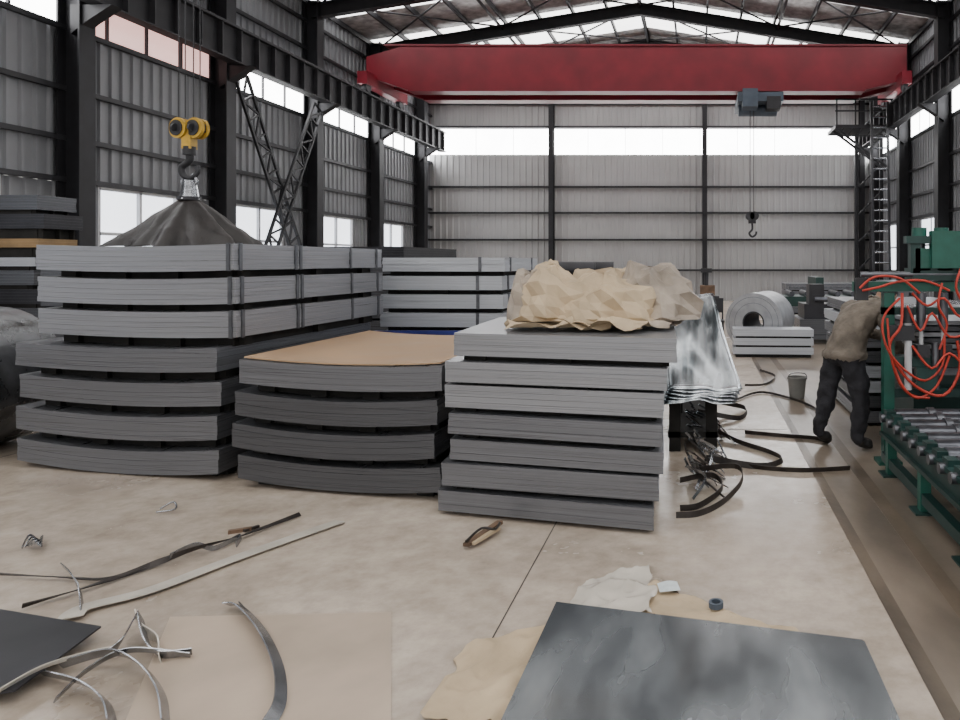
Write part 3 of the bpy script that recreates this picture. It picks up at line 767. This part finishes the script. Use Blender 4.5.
# ------------------------------------------------------------ worker (bent forward over the machine)
def worker():
    PX,PY=1.26,6.20
    TH=math.radians(25); S=1.03
    def T(p):
        c,s_=math.cos(TH),math.sin(TH); return (PX+S*(p[0]*c-p[1]*s_),PY+S*(p[0]*s_+p[1]*c),S*p[2])
    Jl={ 'pel':((0,0,.88),.160),'sp':((.09,0,1.02),.165),'ch':((.23,0,1.15),.180),'nb':((.34,0,1.23),.11),'nk':((.41,0,1.255),.058),
     'hN':((.0,-.10,.82),.118),'kN':((.10,-.14,.47),.090),'aN':((.04,-.15,.10),.062),'tN':((.19,-.17,.045),.044),
     'hF':((.0,.10,.82),.118),'kF':((-.04,.14,.47),.090),'aF':((-.14,.16,.10),.062),'tF':((.01,.18,.045),.044),
     'sN':((.27,-.195,1.18),.095),'eN':((.34,-.25,.93),.070),'wN':((.50,-.17,.84),.040),
     'sF':((.27,.195,1.18),.095),'eF':((.42,.23,.95),.070),'wF':((.60,.12,.92),.040)}
    J={k:(T(v[0]),v[1]) for k,v in Jl.items()}
    E=[('pel','sp'),('sp','ch'),('ch','nb'),('nb','nk'),('pel','hN'),('hN','kN'),('kN','aN'),('aN','tN'),('pel','hF'),('hF','kF'),('kF','aF'),('aF','tF'),
       ('ch','sN'),('sN','eN'),('eN','wN'),('ch','sF'),('sF','eF'),('eF','wF')]
    names=list(J); me=bpy.data.meshes.new('sk'); me.from_pydata([J[n][0] for n in names],[(names.index(a),names.index(c)) for a,c in E],[])
    ob=bpy.data.objects.new('sk',me); scene.collection.objects.link(ob)
    ob.modifiers.new('skin','SKIN')
    for i,n in enumerate(names):
        sv=me.skin_vertices[0].data[i]; r=J[n][1]; sv.radius=(r,r); sv.use_root=(n=='pel')
    sd=ob.modifiers.new('sub','SUBSURF'); sd.levels=3; sd.render_levels=3
    dg=bpy.context.evaluated_depsgraph_get(); ev=ob.evaluated_get(dg); m2=bpy.data.meshes.new_from_object(ev)
    bpy.data.objects.remove(ob)
    tag={('nb','nk'):2,('hN','kN'):1,('kN','aN'):1,('aN','tN'):3,('hF','kF'):1,('kF','aF'):1,('aF','tF'):3,('pel','hN'):1,('pel','hF'):1}
    for k in ('jacket','pants','skin','shoe'): m2.materials.append(M[k])
    for v in m2.vertices:
        p=v.co.copy(); v.co=p+v.normal*(.022*noise.noise(p*9)+.014*noise.noise(p*22)+(.018 if .80<p.z<.86 else 0))
        if v.co.z<.004: v.co.z=.004
    for p in m2.polygons:
        p.use_smooth=True; c=p.center; best=9;bt=0
        for a,d in E:
            A=Vector(J[a][0]);Bv=Vector(J[d][0]); t=max(0,min(1,(c-A).dot(Bv-A)/(Bv-A).length_squared)); dist=(c-A.lerp(Bv,t)).length-.5*(J[a][1]*(1-t)+J[d][1]*t)
            if dist<best:
                best=dist; bt=tag.get((a,d),0)
                if (a,d)==('nb','nk') and t<.4: bt=0
        if bt in (0,1) and (c-Vector(J['wN'][0])).length>.25: bt=0 if c.z>.80 else 1
        if bt==3 and c.z>.11: bt=1
        p.material_index=bt
    root=bpy.data.objects.new('worker',None); root.location=(PX,PY,0); scene.collection.objects.link(root)
    body=bpy.data.objects.new('body',m2); scene.collection.objects.link(body)
    body.parent=root; body.location=(-PX,-PY,0)
    b=MB(); hc=Vector(T((.475,0,1.30))); R=Matrix.Rotation(TH,3,'Z')@Matrix.Rotation(math.radians(50),3,'Y')
    def hf(q,w):
        w=w.copy()
        if q.z<0: w.y*=1-.28*abs(q.z); w.x*=1-.12*abs(q.z)
        if q.x>.6 : w.x-=.008*(q.x-.6)/.4
        return w
    b.ellip(hc,(.098,.077,.118),'skin',24,18,R,hf)
    b.ellip(hc+R@Vector((.096,0,-.012)),(.018,.013,.024),'skin',10,8,R)
    for s_ in (-1,1):
        b.ellip(hc+R@Vector((.084,s_*.030,.012)),(.010,.013,.008),'white',10,8,R); b.ellip(hc+R@Vector((.092,s_*.030,.012)),(.004,.006,.006),'hair',8,6,R)
        b.ellip(hc+R@Vector((.086,s_*.031,.032)),(.008,.020,.005),'hair',8,6,R)
        b.ellip(hc+R@Vector((-.005,s_*.078,.0)),(.018,.010,.030),'skin',10,8,R)
    b.ellip(hc+R@Vector((.082,0,-.055)),(.012,.026,.008),'rust',10,8,R)
    def hh(q,w):
        if q.x>.25 and q.z<.55: w=w*.86
        if q.z<-.45: w=w*.85
        return w*(1+.02*noise.noise(q*9))
    b.ellip(hc+R@Vector((-.008,0,.010)),(.106,.086,.122),'hair',24,18,R,hh)
    b.cyl(Vector(T((.34,0,1.225))),hc+R@Vector((-.02,0,-.05)),.058,'skin',16,.052)
    b.finish('head',parent=root)
    for nm,w,el,sg in (('hand_near',J['wN'][0],J['eN'][0],-1),('hand_far',J['wF'][0],J['eF'][0],1)):
        w=Vector(w);el=Vector(el)
        b=MB(); d=(w-el).normalized(); a=d.cross(Vector((0,0,1))).normalized(); u=a.cross(d)
        Rm=Matrix((d,a,u)).transposed(); pc=w+d*.055
        b.ellip(pc,(.052,.042,.017),'skin',14,10,Rm)
        for i,(off,ln) in enumerate(((-.031,.062),(-.011,.072),(.010,.067),(.030,.052))):
            s0=w+d*.088+a*off
            b.tube([s0-d*.02,s0+d*ln*.35-u*.004,s0+d*ln*.7-u*.022,s0+d*ln*.75-u*.045],[.0095,.007],'skin',8)
        t0=w+d*.03+a*sg*.03
        b.tube([t0,t0+a*sg*.03+d*.02-u*.01,t0+a*sg*.035+d*.05-u*.022],[.012,.008],'skin',8)
        b.cyl(w-d*.03,w+d*.02,.034,'skin',12,.026)
        b.finish(nm,parent=root)
worker()

# ------------------------------------------------------------ world, camera
w=bpy.data.worlds.new('world'); scene.world=w; w.use_nodes=True
bg=w.node_tree.nodes['Background']; bg.inputs[0].default_value=(1.0,.98,.95,1); bg.inputs[1].default_value=1.4
cam=bpy.data.cameras.new('camera'); co=bpy.data.objects.new('camera',cam); scene.collection.objects.link(co)
co.location=(0,0,H); co.rotation_euler=(math.radians(90),0,0)
cam.sensor_width=36; cam.lens=FPX/960*36; cam.shift_x=-(VX-480)/960; cam.shift_y=-(360-VY)/960
cam.clip_end=200
scene.camera=co
